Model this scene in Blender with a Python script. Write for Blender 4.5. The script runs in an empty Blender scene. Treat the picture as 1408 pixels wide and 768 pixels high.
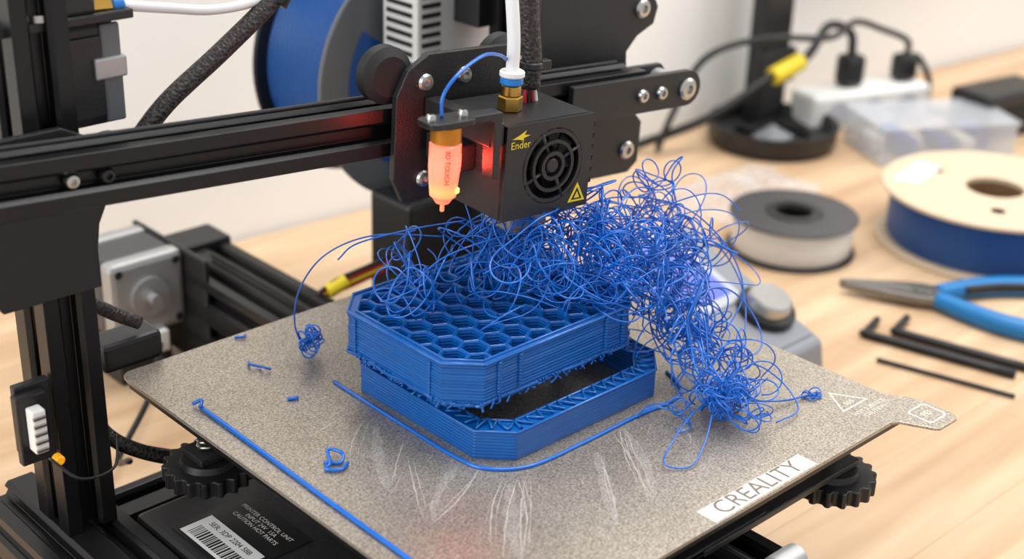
import bpy, bmesh, math, random
from mathutils import Matrix, Vector, Euler
import numpy as np
S=.01
scn=bpy.context.scene
try: scn.view_settings.view_transform='Standard'
except Exception: pass
COL=scn.collection
# ---------------------------------------------------------------- materials
def srgb(r,g,b):
    f=lambda c:(c/255/12.92) if c/255<=.04045 else ((c/255+.055)/1.055)**2.4
    return (f(r),f(g),f(b),1)
def mat(name,rgb,rough=.5,metal=0.,var=.0,vscale=60,bump=0.,bscale=400,emit=None,estr=0,trans=0,alpha=1,sss=0,spec=.5,coat=0):
    m=bpy.data.materials.new(name);m.use_nodes=True
    nt=m.node_tree;b=nt.nodes['Principled BSDF'];L=nt.links
    c=srgb(*rgb)
    b.inputs['Base Color'].default_value=c
    b.inputs['Roughness'].default_value=rough;b.inputs['Metallic'].default_value=metal
    b.inputs['Specular IOR Level'].default_value=spec
    if coat: b.inputs['Coat Weight'].default_value=coat
    if trans: b.inputs['Transmission Weight'].default_value=trans
    if alpha<1: b.inputs['Alpha'].default_value=alpha
    if emit: b.inputs['Emission Color'].default_value=srgb(*emit);b.inputs['Emission Strength'].default_value=estr
    tc=nt.nodes.new('ShaderNodeTexCoord')
    n=nt.nodes.new('ShaderNodeTexNoise');n.inputs['Scale'].default_value=vscale;n.inputs['Detail'].default_value=4
    L.new(tc.outputs['Object'],n.inputs['Vector'])
    mx=nt.nodes.new('ShaderNodeMix');mx.data_type='RGBA'
    v=max(var,.04)
    mx.inputs[6].default_value=tuple(x*(1-v) for x in c[:3])+(1,)
    mx.inputs[7].default_value=tuple(min(1,x*(1+v)) for x in c[:3])+(1,)
    L.new(n.outputs['Fac'],mx.inputs[0]);L.new(mx.outputs[2],b.inputs['Base Color'])
    if bump:
        n2=nt.nodes.new('ShaderNodeTexNoise');n2.inputs['Scale'].default_value=bscale;n2.inputs['Detail'].default_value=3
        L.new(tc.outputs['Object'],n2.inputs['Vector'])
        bp=nt.nodes.new('ShaderNodeBump');bp.inputs['Strength'].default_value=bump;bp.inputs['Distance'].default_value=.0005
        L.new(n2.outputs['Fac'],bp.inputs['Height']);L.new(bp.outputs[0],b.inputs['Normal'])
    return m
M_blk=mat('black_powder_coat',(29,29,31),.42,0,.15,80,.35,1500)
M_alu=mat('black_anodised_aluminium',(24,24,26),.33,.35,.1,50,.1,900)
M_plas=mat('black_plastic',(22,22,24),.4,0,.1,60,.1,800)
M_rub=mat('black_rubber',(20,20,20),.65,0,.1,60)
M_dark=mat('dark_recess',(9,9,10),.7)
M_steel=mat('steel',(190,188,184),.28,1,.08,120)
M_brass=mat('brass',(190,150,75),.3,1,.08,120)
M_silver=mat('silver_motor',(172,172,172),.4,.6,.06,80)
M_white=mat('white_plastic',(230,229,224),.45,0,.03,30)
M_ptfe=mat('ptfe_tube',(228,229,230),.3,0,.03,40)
M_bclip=mat('blue_clip',(25,120,200),.4)
M_grey=mat('grey_plastic',(132,135,142),.45,0,.05,40,.1,900)
M_lgrey=mat('light_grey_plastic',(182,185,192),.45,0,.04,40)
M_screen=mat('lcd_screen',(85,100,185),.12,0,.05,30,emit=(110,130,225),estr=.28)
M_yel=mat('yellow_plastic',(225,200,40),.45)
M_red=mat('red_wire',(170,25,25),.4)
M_psu=mat('perforated_steel',(222,222,220),.4,.25,.04,60)
M_gold=mat('gold_collar',(185,120,35),.35,.6,.1,80)
M_tool=mat('tool_steel',(130,128,125),.35,.9,.1,100)
M_bgrip=mat('blue_grip',(12,115,180),.4,0,.06,50)
M_card=mat('spool_flange_cream',(208,188,160),.6,0,.05,60)
M_sgrey=mat('spool_grey',(98,100,104),.35,0,.05,40)
M_sdark=mat('spool_charcoal',(62,62,65),.4,0,.05,40)
M_hot=mat('probe_led',(255,200,80),.3,emit=(255,205,80),estr=4)
M_clear=mat('clear_plastic',(225,230,236),.15,0,.03,30,alpha=.32)
M_resid=mat('glue_residue',(228,222,214),.6,0,.2,300,alpha=.36)
M_smear=mat('glue_smear',(228,222,214),.5,0,.5,500,alpha=.13)
M_print_s=mat('sticker_print',(222,217,209),.5)
M_blabel=mat('barcode_paper',(225,224,220),.5)
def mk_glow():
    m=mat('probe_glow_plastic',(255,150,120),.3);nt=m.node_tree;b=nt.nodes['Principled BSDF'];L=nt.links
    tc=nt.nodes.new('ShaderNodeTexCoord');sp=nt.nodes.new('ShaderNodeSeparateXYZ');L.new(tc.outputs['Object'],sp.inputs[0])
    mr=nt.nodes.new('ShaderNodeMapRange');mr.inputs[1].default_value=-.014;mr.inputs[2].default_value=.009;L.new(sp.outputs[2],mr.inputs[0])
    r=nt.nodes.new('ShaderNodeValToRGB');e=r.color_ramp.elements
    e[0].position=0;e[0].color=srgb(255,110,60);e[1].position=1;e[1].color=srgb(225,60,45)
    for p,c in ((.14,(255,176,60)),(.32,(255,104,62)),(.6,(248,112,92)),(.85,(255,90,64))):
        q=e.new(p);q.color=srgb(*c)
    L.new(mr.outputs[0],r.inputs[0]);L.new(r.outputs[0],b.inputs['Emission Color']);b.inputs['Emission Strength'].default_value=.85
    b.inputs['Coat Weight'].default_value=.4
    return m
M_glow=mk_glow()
def node_blue(name,base,layer=False,rough=.3,dist=.0004,coat=.12):
    m=mat(name,base,rough,0,.16,90,coat=coat)
    nt=m.node_tree;b=nt.nodes['Principled BSDF'];L=nt.links
    if layer:
        tc=nt.nodes.new('ShaderNodeTexCoord')
        w=nt.nodes.new('ShaderNodeTexWave');w.bands_direction='Z';w.inputs['Scale'].default_value=230;w.inputs['Distortion'].default_value=.8;w.inputs['Detail Scale'].default_value=2
        L.new(tc.outputs['Object'],w.inputs['Vector'])
        n=nt.nodes.new('ShaderNodeTexNoise');n.inputs['Scale'].default_value=260
        mp=nt.nodes.new('ShaderNodeMapping');mp.inputs['Scale'].default_value=(1,1,6);L.new(tc.outputs['Object'],mp.inputs[0]);L.new(mp.outputs[0],n.inputs['Vector'])
        a=nt.nodes.new('ShaderNodeMath');a.operation='ADD';L.new(w.outputs['Fac'],a.inputs[0]);L.new(n.outputs['Fac'],a.inputs[1])
        bp=nt.nodes.new('ShaderNodeBump');bp.inputs['Strength'].default_value=.5;bp.inputs['Distance'].default_value=dist
        L.new(a.outputs[0],bp.inputs['Height']);L.new(bp.outputs[0],b.inputs['Normal'])
    return m
M_blue=node_blue('blue_filament_plastic',(0,100,198),False,.24,coat=.3)
M_bprint=node_blue('blue_printed_plastic',(0,88,166),True,.32)
M_bspool=node_blue('blue_part_plastic',(10,84,165),False,.35)
def mk_wound(name,rgb):
    m=mat(name,rgb,.35,0,.06,60);nt=m.node_tree;b=nt.nodes['Principled BSDF'];L=nt.links
    tc=nt.nodes.new('ShaderNodeTexCoord');w=nt.nodes.new('ShaderNodeTexWave');w.bands_direction='Z';w.inputs['Scale'].default_value=150;w.inputs['Distortion'].default_value=.6
    L.new(tc.outputs['Object'],w.inputs['Vector']);bp=nt.nodes.new('ShaderNodeBump');bp.inputs['Strength'].default_value=.8;bp.inputs['Distance'].default_value=.001
    L.new(w.outputs['Fac'],bp.inputs['Height']);L.new(bp.outputs[0],b.inputs['Normal']);return m
M_wwound=mk_wound('white_wound_filament',(240,239,234));M_bwound=mk_wound('blue_wound_filament',(2,74,145))
def mk_braid():
    m=mat('braided_sleeve',(28,27,28),.5);nt=m.node_tree;b=nt.nodes['Principled BSDF'];L=nt.links
    tc=nt.nodes.new('ShaderNodeTexCoord');v=nt.nodes.new('ShaderNodeTexVoronoi');v.inputs['Scale'].default_value=700
    L.new(tc.outputs['Object'],v.inputs['Vector'])
    r=nt.nodes.new('ShaderNodeValToRGB');r.color_ramp.elements[0].position=.35;r.color_ramp.elements[0].color=(.008,.008,.008,1);r.color_ramp.elements[1].position=.8;r.color_ramp.elements[1].color=(.05,.032,.03,1)
    L.new(v.outputs['Distance'],r.inputs[0]);L.new(r.outputs[0],b.inputs['Base Color'])
    bp=nt.nodes.new('ShaderNodeBump');bp.inputs['Strength'].default_value=.8;bp.inputs['Distance'].default_value=.0006;L.new(v.outputs['Distance'],bp.inputs['Height']);L.new(bp.outputs[0],b.inputs['Normal']);return m
M_braid=mk_braid()
def mk_pei():
    m=mat('textured_pei_sheet',(150,138,122),.36,.6);nt=m.node_tree;b=nt.nodes['Principled BSDF'];L=nt.links
    tc=nt.nodes.new('ShaderNodeTexCoord')
    n=nt.nodes.new('ShaderNodeTexNoise');n.inputs['Scale'].default_value=1150;n.inputs['Detail'].default_value=3;n.inputs['Roughness'].default_value=.7
    L.new(tc.outputs['Object'],n.inputs['Vector'])
    r=nt.nodes.new('ShaderNodeValToRGB');e=r.color_ramp.elements;e[0].position=.3;e[0].color=srgb(110,101,90);e[1].position=.7;e[1].color=srgb(212,202,187)
    L.new(n.outputs['Fac'],r.inputs[0])
    n2=nt.nodes.new('ShaderNodeTexNoise');n2.inputs['Scale'].default_value=14;n2.inputs['Detail'].default_value=5
    L.new(tc.outputs['Object'],n2.inputs['Vector'])
    mx=nt.nodes.new('ShaderNodeMix');mx.data_type='RGBA';mx.blend_type='MULTIPLY';mx.inputs[0].default_value=.35
    r2=nt.nodes.new('ShaderNodeValToRGB');r2.color_ramp.elements[0].position=.35;r2.color_ramp.elements[0].color=(.55,.53,.5,1);r2.color_ramp.elements[1].position=.65
    L.new(n2.outputs['Fac'],r2.inputs[0]);L.new(r.outputs[0],mx.inputs[6]);L.new(r2.outputs[0],mx.inputs[7]);L.new(mx.outputs[2],b.inputs['Base Color'])
    mr=nt.nodes.new('ShaderNodeMapRange');mr.inputs[3].default_value=.22;mr.inputs[4].default_value=.42;L.new(n2.outputs['Fac'],mr.inputs[0]);L.new(mr.outputs[0],b.inputs['Roughness'])
    bp=nt.nodes.new('ShaderNodeBump');bp.inputs['Strength'].default_value=.4;bp.inputs['Distance'].default_value=.0002;L.new(n.outputs['Fac'],bp.inputs['Height']);L.new(bp.outputs[0],b.inputs['Normal']);return m
M_pei=mk_pei()
def mk_wood():
    m=mat('beech_wood',(222,190,152),.42);nt=m.node_tree;b=nt.nodes['Principled BSDF'];L=nt.links
    tc=nt.nodes.new('ShaderNodeTexCoord');mp=nt.nodes.new('ShaderNodeMapping');mp.inputs['Scale'].default_value=(2.2,26,26)
    L.new(tc.outputs['Object'],mp.inputs[0]);n=nt.nodes.new('ShaderNodeTexNoise');n.inputs['Scale'].default_value=1.6;n.inputs['Detail'].default_value=8;n.inputs['Distortion'].default_value=.6
    L.new(mp.outputs[0],n.inputs['Vector'])
    r=nt.nodes.new('ShaderNodeValToRGB');e=r.color_ramp.elements;e[0].position=.3;e[0].color=srgb(188,152,116);e[1].position=.7;e[1].color=srgb(222,193,158)
    L.new(n.outputs['Fac'],r.inputs[0])
    bk=nt.nodes.new('ShaderNodeTexBrick');bk.inputs['Scale'].default_value=1;bk.inputs['Brick Width'].default_value=.62;bk.inputs['Row Height'].default_value=.055;bk.inputs['Mortar Size'].default_value=.0004
    bk.inputs['Color1'].default_value=(1,1,1,1);bk.inputs['Color2'].default_value=(.9,.88,.86,1);bk.inputs['Mortar'].default_value=(.7,.63,.55,1)
    L.new(tc.outputs['Object'],bk.inputs['Vector'])
    mx=nt.nodes.new('ShaderNodeMix');mx.data_type='RGBA';mx.blend_type='MULTIPLY';mx.inputs[0].default_value=.75
    L.new(r.outputs[0],mx.inputs[6]);L.new(bk.outputs[0],mx.inputs[7]);L.new(mx.outputs[2],b.inputs['Base Color']);return m
M_wood=mk_wood()
M_wall=mat('painted_wall',(240,239,235),.85,0,.02,3,.1,200)
M_floor=mat('floor_boards',(150,140,130),.6,0,.1,10)
# ---------------------------------------------------------------- geometry helpers (cm)
def empty(name,loc=(0,0,0),parent=None,rot=(0,0,0)):
    e=bpy.data.objects.new(name,None);COL.objects.link(e);e.location=Vector(loc)*S;e.rotation_euler=rot;e.empty_display_size=.01
    if parent: e.parent=parent
    return e
def mesh(name,v,f,m,parent=None,smooth=False,bevel=0,loc=None,rot=None,seg=2):
    me=bpy.data.meshes.new(name);me.from_pydata([tuple(c*S for c in p) for p in v],[],f);me.update()
    bm=bmesh.new();bm.from_mesh(me);bmesh.ops.recalc_face_normals(bm,faces=bm.faces);bm.to_mesh(me);bm.free()
    ob=bpy.data.objects.new(name,me);COL.objects.link(ob)
    if isinstance(m,(list,tuple)):
        for q in m: me.materials.append(q)
    else: me.materials.append(m)
    if smooth:
        for p in me.polygons:p.use_smooth=True
    if bevel:
        b=ob.modifiers.new('b','BEVEL');b.width=bevel*S;b.segments=seg;b.limit_method='ANGLE';b.angle_limit=math.radians(35)
    if parent: ob.parent=parent
    if loc: ob.location=Vector(loc)*S
    if rot: ob.rotation_euler=rot
    return ob
def box(name,x0,x1,y0,y1,z0,z1,m,parent=None,bevel=.06,**k):
    v=[(x,y,z) for z in (z0,z1) for y in (y0,y1) for x in (x0,x1)]
    f=[(0,1,3,2),(4,6,7,5),(0,4,5,1),(2,3,7,6),(0,2,6,4),(1,5,7,3)]
    return mesh(name,v,f,m,parent,bevel=bevel,**k)
def frame(d):
    d=Vector(d).normalized();a=Vector((0,0,1)) if abs(d.z)<.9 else Vector((1,0,0))
    u=d.cross(a).normalized();w=d.cross(u).normalized();return d,u,w
def lathe(name,prof,p0,axis,m,parent=None,n=40,smooth=True,**k):
    d,u,w=frame(axis);p0=Vector(p0);v=[];f=[]
    for r,h in prof:
        for i in range(n):
            a=2*math.pi*i/n;v.append(tuple(p0+d*h+u*(r*math.cos(a))+w*(r*math.sin(a))))
    for j in range(len(prof)-1):
        for i in range(n):
            f.append((j*n+i,j*n+(i+1)%n,(j+1)*n+(i+1)%n,(j+1)*n+i))
    if prof[0][0]>1e-4 and prof[0]!=prof[-1]: f.append(tuple(range(n))[::-1]);f.append(tuple((len(prof)-1)*n+i for i in range(n)))
    ob=mesh(name,v,f,m,parent,**k)
    if smooth:
        for p in ob.data.polygons: p.use_smooth=len(p.vertices)==4
        try: ob.data.set_sharp_from_angle(angle=math.radians(35))
        except Exception: pass
    return ob
def cyl(name,p0,p1,r,m,parent=None,n=32,r2=None,ch=.05,**k):
    d=Vector(p1)-Vector(p0);L=d.length;r2=r if r2 is None else r2
    ch=min(ch,r*.3,L*.3)
    return lathe(name,[(r-ch,0),(r,ch),(r2,L-ch),(r2-ch,L)],p0,d,m,parent,n,**k)
def catmull(pts,sub=8):
    P=[Vector(p) for p in pts];P=[P[0]*2-P[1]]+P+[P[-1]*2-P[-2]];o=[]
    for i in range(1,len(P)-2):
        for s in range(sub):
            t=s/sub;a,b,c,d=P[i-1:i+3]
            o.append(.5*((2*b)+(c-a)*t+(2*a-5*b+4*c-d)*t*t+(3*b-a-3*c+d)*t**3))
    o.append(P[-2]);return o
def sweep_data(pts,r,n=6,v=None,f=None):
    v=[] if v is None else v;f=[] if f is None else f
    base=len(v);P=[Vector(p) for p in pts];N=len(P)
    t=(P[1]-P[0]).normalized();_,u,_w=frame(t)
    for i in range(N):
        t2=(P[min(i+1,N-1)]-P[max(i-1,0)])
        if t2.length<1e-9:t2=t
        t2=t2.normalized();u=(u-t2*u.dot(t2))
        if u.length<1e-6:_,u,_w=frame(t2)
        u.normalize();w=t2.cross(u)
        rr=r(i/(N-1)) if callable(r) else r
        for k in range(n):
            a=2*math.pi*k/n;v.append(tuple(P[i]+u*(rr*math.cos(a))+w*(rr*math.sin(a))))
        t=t2
    for i in range(N-1):
        for k in range(n):
            f.append((base+i*n+k,base+i*n+(k+1)%n,base+(i+1)*n+(k+1)%n,base+(i+1)*n+k))
    f.append(tuple(base+k for k in range(n))[::-1]);f.append(tuple(base+(N-1)*n+k for k in range(n)))
    return v,f
def tube(name,pts,r,m,parent=None,n=12,sub=8,**k):
    v,f=sweep_data(catmull(pts,sub) if sub>1 else pts,r,n);return mesh(name,v,f,m,parent,smooth=True,**k)
def prism(name,poly,d0,d1,m,parent=None,axis='y',bevel=.04,**k):
    def P(a,b,d): return {'y':(a,d,b),'z':(a,b,d),'x':(d,a,b)}[axis]
    n=len(poly);v=[P(a,b,d0) for a,b in poly]+[P(a,b,d1) for a,b in poly]
    f=[tuple(range(n))[::-1],tuple(range(n,2*n))]+[(i,(i+1)%n,n+(i+1)%n,n+i) for i in range(n)]
    return mesh(name,v,f,m,parent,bevel=bevel,**k)
def rpoly(x0,x1,y0,y1,r,n=5):
    o=[]
    for cx,cy,a0 in ((x1-r,y0+r,-90),(x1-r,y1-r,0),(x0+r,y1-r,90),(x0+r,y0+r,180)):
        for i in range(n+1):
            a=math.radians(a0+90*i/n);o.append((cx+r*math.cos(a),cy+r*math.sin(a)))
    return o
def vslot(name,p0,p1,w,h,m,parent=None,axis='x',nw=1,nh=1):
    def side(L,n):
        o=[];pit=L/n
        for i in range(n):
            c=-L/2+pit*(i+.5)
            o+=[(c-.46,0),(c-.30,.18),(c-.30,.22),(c-.52,.24),(c-.3,.6),(c+.3,.6),(c+.52,.24),(c+.30,.22),(c+.30,.18),(c+.46,0)]
        return [(-L/2,0)]+o
    poly=[]
    poly+=[(a,-h/2+d) for a,d in side(w,nw)]
    poly+=[(w/2-d,a) for a,d in side(h,nh)]
    poly+=[(-a,h/2-d) for a,d in side(w,nw)]
    poly+=[(-w/2+d,-a) for a,d in side(h,nh)]
    p0=Vector(p0);p1=Vector(p1)
    def P(a,b,c):
        if axis=='x':return (c.x,c.y+a,c.z+b)
        if axis=='y':return (c.x+a,c.y,c.z+b)
        return (c.x+a,c.y+b,c.z)
    n=len(poly);v=[P(a,b,p0) for a,b in poly]+[P(a,b,p1) for a,b in poly]
    f=[tuple(range(n)),tuple(range(n,2*n))]+[(i,(i+1)%n,n+(i+1)%n,n+i) for i in range(n)]
    return mesh(name,v,f,m,parent,bevel=.025,seg=1)
def bolt(name,p,axis,r,parent,m=None):
    m=m or M_steel;d=Vector(axis).normalized();p=Vector(p)
    lathe(name,[(r,0),(r,.12),(r*.8,.22),(r*.42,.24),(r*.42,.1),(0.001,.1)],p,d,m,parent,24)
def text(name,body,size,mw,m,parent=None,ext=.0):
    c=bpy.data.curves.new(name,'FONT');c.body=body;c.size=size*S;c.extrude=ext*S;c.align_x='CENTER';c.align_y='CENTER'
    o=bpy.data.objects.new(name,c);COL.objects.link(o);bpy.context.view_layer.update()
    me=bpy.data.meshes.new_from_object(o.evaluated_get(bpy.context.evaluated_depsgraph_get()));bpy.data.objects.remove(o)
    ob=bpy.data.objects.new(name,me);COL.objects.link(ob);me.materials.clear();me.materials.append(m)
    if parent: ob.parent=parent
    ob.matrix_local=mw;return ob
def TM(loc,rot=(0,0,0)): return Matrix.Translation(Vector(loc)*S)@Euler(rot).to_matrix().to_4x4()
# ---------------------------------------------------------------- room
def wall(name,a,b,z0,z1,th,m,parent=None):
    a=Vector((a[0],a[1],0));b=Vector((b[0],b[1],0));d=(b-a).normalized();nn=Vector((-d.y,d.x,0))*th
    v=[]
    for z in (z0,z1):
        for p in (a,b,b+nn,a+nn): v.append((p.x,p.y,z))
    f=[(0,1,2,3),(4,5,6,7),(0,1,5,4),(1,2,6,5),(2,3,7,6),(3,0,4,7)]
    return mesh(name,v,f,m,parent)
WA=(-90,48.5);WB=(150,28.5)
def wy(x): return WA[1]+(WB[1]-WA[1])*(x-WA[0])/(WB[0]-WA[0])-.3
wall('wall_back',WA,WB,-75,170,8,M_wall)
wall('trim_1',(66,wy(66)-2.6),(150,wy(150)-2.6),13.6,15.4,2.8,M_white)
mesh('floor',[(-200,-200,-75),(250,-200,-75),(250,60,-75),(-200,60,-75),(-200,-200,-77),(250,-200,-77),(250,60,-77),(-200,60,-77)],[(0,1,2,3),(4,5,6,7),(0,1,5,4),(1,2,6,5),(2,3,7,6),(3,0,4,7)],M_floor)
tb=empty('wooden_workbench')
prism('bench_top',[(-55,-55),(125,-55),(125,wy(125)),(-55,wy(-55))],-3,0,M_wood,tb,axis='z',bevel=.2)
for i,(x,y) in enumerate(((-50,-50),(118,-50),(-50,36),(118,22))): box('leg_%d'%(i+1),x,x+5,y,y+5,-75,-3,M_wood,tb)
# ---------------------------------------------------------------- printer
PR=empty('3d_printer')
tabbed=[(-11.25,-11.75),(9.9,-11.75),(10.25,-11.95),(10.9,-13.2),(11.1,-13.35),(12.3,-13.35),(12.55,-13.1),(12.6,-11.7),(12.3,-10.9),(11.75,-10.2)]+[p for p in rpoly(-11.75,11.75,-11.75,11.75,.5) if not (p[0]>11 and p[1]<-11) and not(p[1]<-11.7)]
prism('build_sheet',tabbed,9.38,9.5,M_pei,PR,axis='z',bevel=.02)
prism('heated_bed',rpoly(-11.6,11.6,-11.6,11.6,.4),8.95,9.36,M_alu,PR,axis='z')
prism('sheet_edge_trim',rpoly(-11.7,11.7,-11.7,11.7,.5),9.28,9.37,M_silver,PR,axis='z',bevel=.01)
prism('label_plate',[(-1.15,-11.68),(4.95,-11.68),(4.95,-10.78),(-1.15,-10.78)],9.5,9.515,M_print_s,PR,axis='z',bevel=0)
text('label_text','CREALITY',1.1,TM((1.9,-11.23,9.522)),mat('label_ink',(112,102,90),.5),PR)
def outline(name,poly,w,z,m,parent):
    c=Vector((sum(p[0] for p in poly)/len(poly),sum(p[1] for p in poly)/len(poly)))
    inn=[tuple(c+(Vector(p)-c)*(1-w)) for p in poly];n=len(poly)
    v=[(a,b,z) for a,b in poly]+[(a,b,z) for a,b in inn]
    f=[(i,(i+1)%n,n+(i+1)%n,n+i) for i in range(n)];mesh(name,v,f,m,parent)
outline('warning_triangle',[(9.1,-10.0),(10.9,-10.0),(10.0,-8.6)],.16,9.506,M_print_s,PR)
text('warning_wave','sss',.5,TM((10.0,-9.6,9.507)),M_print_s,PR)
text('warning_text','HOT SURFACE\nCAUTION',.32,TM((10.3,-10.6,9.507)),M_print_s,PR)
outline('tab_mark',rpoly(11.1,12.35,-12.9,-11.7,.2),.12,9.506,M_print_s,PR)
text('tab_text','PEI',.45,TM((11.7,-12.3,9.507)),M_print_s,PR)
v=[];f=[]
def streak(p,q,w,seed=0,z=9.508):
    random.seed(seed);P=Vector(p);Q=Vector(q);d=Q-P;nrm=Vector((-d.y,d.x)).normalized();b=len(v);N=14
    off=random.uniform(-.3,.3)
    for i in range(N+1):
        t=i/N;c=P+d*t+nrm*(off*math.sin(t*math.pi)+random.uniform(-.02,.02));ww=w*abs(math.sin(math.pi*min(.999,max(.03,t))))**.5*random.uniform(.4,1)
        v.append((c.x+nrm.x*ww,c.y+nrm.y*ww,z));v.append((c.x-nrm.x*ww,c.y-nrm.y*ww,z))
    for i in range(N): f.append((b+2*i,b+2*i+1,b+2*i+3,b+2*i+2))
S_=[((-5.2,-3.5),(-9.2,-5.2)),((-5.0,-4.6),(-8.3,-7.6)),((-4.6,-5),(-8.0,-8.7)),((-4.3,-5.1),(-8.2,-9.1)),((-4.5,-4.9),(-8.5,-8.4)),((-1,-5.8),(-4.0,-9.6)),((.6,-5),(-2.2,-9.5)),((.8,-5.2),(-1.9,-9.5)),((1.2,-4.8),(-1.4,-8.2)),((-6,0),(-8.5,-2.3)),((-6.5,3),(-9,2.5)),((-6.8,-1.2),(-8.9,-4.6)),((-7,5),(-8.6,6.2)),((8,-2),(10,-4)),((-6.2,2.2),(-9,-.5)),((3,-6.2),(2.2,-7.6))]
for i,(a,b) in enumerate(S_):
    streak(a,b,.035,i);streak((a[0]+.15,a[1]-.1),(b[0]+.4,b[1]+.25),.02,i+50)
for i in range(60):
    random.seed(100+i);a=(random.uniform(-9,9),random.uniform(-9.5,9)) if i>34 else (random.uniform(-8,3),random.uniform(-9.5,-4.8));l=random.uniform(.4,1.8);an=random.uniform(3.4,4.7)
    streak(a,(a[0]+l*math.cos(an),a[1]+l*math.sin(an)),.014,i+200)
mesh('sheet_scratches',v,f,M_resid,PR)
v=[];f=[]
for i,(a,b,w) in enumerate((((-5,-5),(-8,-8.6),.35),((-1,-5.6),(-4,-9.5),.3),((1.2,-5),(-1.6,-9.2),.3),((-6.2,1.5),(-8.8,-2.5),.3),((-5.6,-2.8),(-8.8,-5),.3),((5,-5.5),(7.5,-9),.25))): streak(a,b,w,i+400,9.503+i*.0006)
mesh('sheet_smears',v,f,M_smear,PR)
box('bed_carriage_rail',-3,3,-11,11,7.55,7.85,M_blk,PR)
for i,(x,y) in enumerate(((-10.7,6.8),(-10.2,-10.2),(8.3,-10.3),(10.2,10.2))):
    box('carriage_arm_%d'%i,min(x,0)-.8,max(x,0)+.8,y-.8,y+.8,7.5,7.8,M_blk,PR)
    pts=[(x+.4*math.cos(a*.7),y+.4*math.sin(a*.7),7.85+a*.028) for a in range(40)]
    tube('bed_spring_%d'%i,pts,.07,M_steel,PR,n=6,sub=1)
    n=72;pr=[]
    for k in range(n):
        a=2*math.pi*k/n;r=1.78+.1*(1 if (k//2)%2 else -1);pr.append((x+r*math.cos(a),y+r*math.sin(a)))
    prism('level_knob_%d'%i,pr,6.5,7.2,M_plas,PR,axis='z',bevel=.05)
    lathe('knob_hub_%d'%i,[(1.2,0),(1.1,.25),(.5,.35),(.5,0)],(x,y,7.2),(0,0,1),M_plas,PR)
    cyl('knob_under_%d'%i,(x,y,6.0),(x,y,6.5),.8,M_plas,PR)
# y axis
RX=1.6
vslot('y_rail',(RX,-12.5,4.2),(RX,27.5,4.2),4,4,M_alu,PR,'y',2,2)
box('y_front_tensioner',-1.4,2.4,-14.0,-12.5,3.6,7.0,M_blk,PR,.15)
cyl('y_front_wheel',(.6,-13.2,7.4),(2.0,-13.2,7.4),.55,M_silver,PR)
MZ=.6
box('y_motor_body',-4.7,-.5,26.8,29.2,2.6+MZ,6.8+MZ,M_sdark,PR,.25)
box('y_motor_cap_front',-4.8,-.4,25.6,26.8,2.5+MZ,6.9+MZ,M_silver,PR,.35)
box('y_motor_cap_rear',-4.8,-.4,29.2,30.4,2.5+MZ,6.9+MZ,M_silver,PR,.35)
for i,(x,z) in enumerate(((-4.3,3),(-.9,3),(-4.3,6.4),(-.9,6.4))): cyl('y_motor_screw_%d'%i,(x,25.6,z+MZ),(x,25.5,z+MZ),.22,M_dark,PR)
lathe('y_motor_boss',[(1.1,0),(1.1,.2),(.3,.2),(.3,.8),(.001,.8)],(-2.6,25.6,4.7+MZ),(0,-1,0),M_silver,PR)
box('y_motor_connector',-3.8,-1.8,25.2,25.7,2.0,3.2,M_white,PR,.05)
box('y_motor_plate',-.4,-.1,23.5,31,.8,7.4,M_blk,PR,.1)
tube('y_belt',[(RX,26,6.4),(RX,10,6.4),(RX,-12,6.4)],.12,M_rub,PR,n=6)
box('y_end_block',-.1,3.9,27.5,30,1.4,6.5,M_blk,PR,.2)
box('y_motor_foot',-4.2,-1,26.4,29.6,0,3.2,M_blk,PR,.1)
tube('motor_wire_a',[(-2.8,25.2,2.4),(-3,22,1.4),(-1.5,20,.4),(-.6,19,.4)],.18,M_plas,PR)
tube('motor_wire_b',[(-2.4,25.2,2.5),(-5,22,1.6),(-9,18,1.4),(-10,15,3)],.16,M_plas,PR)
for i,(mm,dz) in enumerate(((M_red,.0),(M_yel,.22),(M_red,.44),(M_plas,.66))):
    tube('loom_wire_%d'%i,[(3.4,18.6,6.0+dz*.3),(4.6,18.4,6.1+dz),(7,18,6.6+dz),(9,17.6,7.2+dz)],.12,mm,PR)
cyl('loom_marker',(3.9,18.5,6.2),(5.0,18.3,6.6),.4,M_yel,PR)
# base frame
vslot('base_side_rail',(-15.6,-16,3.2),(-15.6,14,3.2),4,3.6,M_alu,PR,'y',2,2)
vslot('base_cross_rail',(-13.5,11.6,2.0),(14.2,11.6,2.0),3.6,2.0,M_alu,PR,'x',2,1)
for i,(x,y) in enumerate(((-15.6,-14),(-15.6,12),(13,11.6),(RX,-11),(RX,24))): cyl('foot_%d'%i,(x,y,0),(x,y,(1.5,1.5,1.1,2.3,2.3)[i]),1.2 if i<3 else .9,M_rub,PR)
box('electronics_case',-13.3,-3,-9,8.5,.0,4.9,M_blk,PR,.25)
for i in range(14): box('case_vent_%d'%i,-6.5,-4,-8+i*.8,-7.7+i*.8,4.88,4.93,M_dark,PR,0)
prism('case_label',[(-12.7,2.2),(-8.9,2.2),(-8.9,6.6),(-12.7,6.6)],4.9,4.93,mat('label_black',(22,22,24),.35),PR,axis='z',bevel=0)
prism('case_label_white',[(-12.5,2.5),(-11,2.5),(-11,6.3),(-12.5,6.3)],4.93,4.945,M_blabel,PR,axis='z',bevel=0)
random.seed(3);y=2.8;i=0
while y<6.0:
    w=random.choice((.04,.07,.11));box('bar_%d'%i,-12.35,-11.7,y,y+w,4.945,4.95,M_dark,PR,0);y+=w+random.choice((.05,.08));i+=1
text('case_label_text','SER: 3DP 2204 58B',.36,TM((-11.35,4.4,4.955),(0,0,math.radians(-90))),M_dark,PR)
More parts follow.
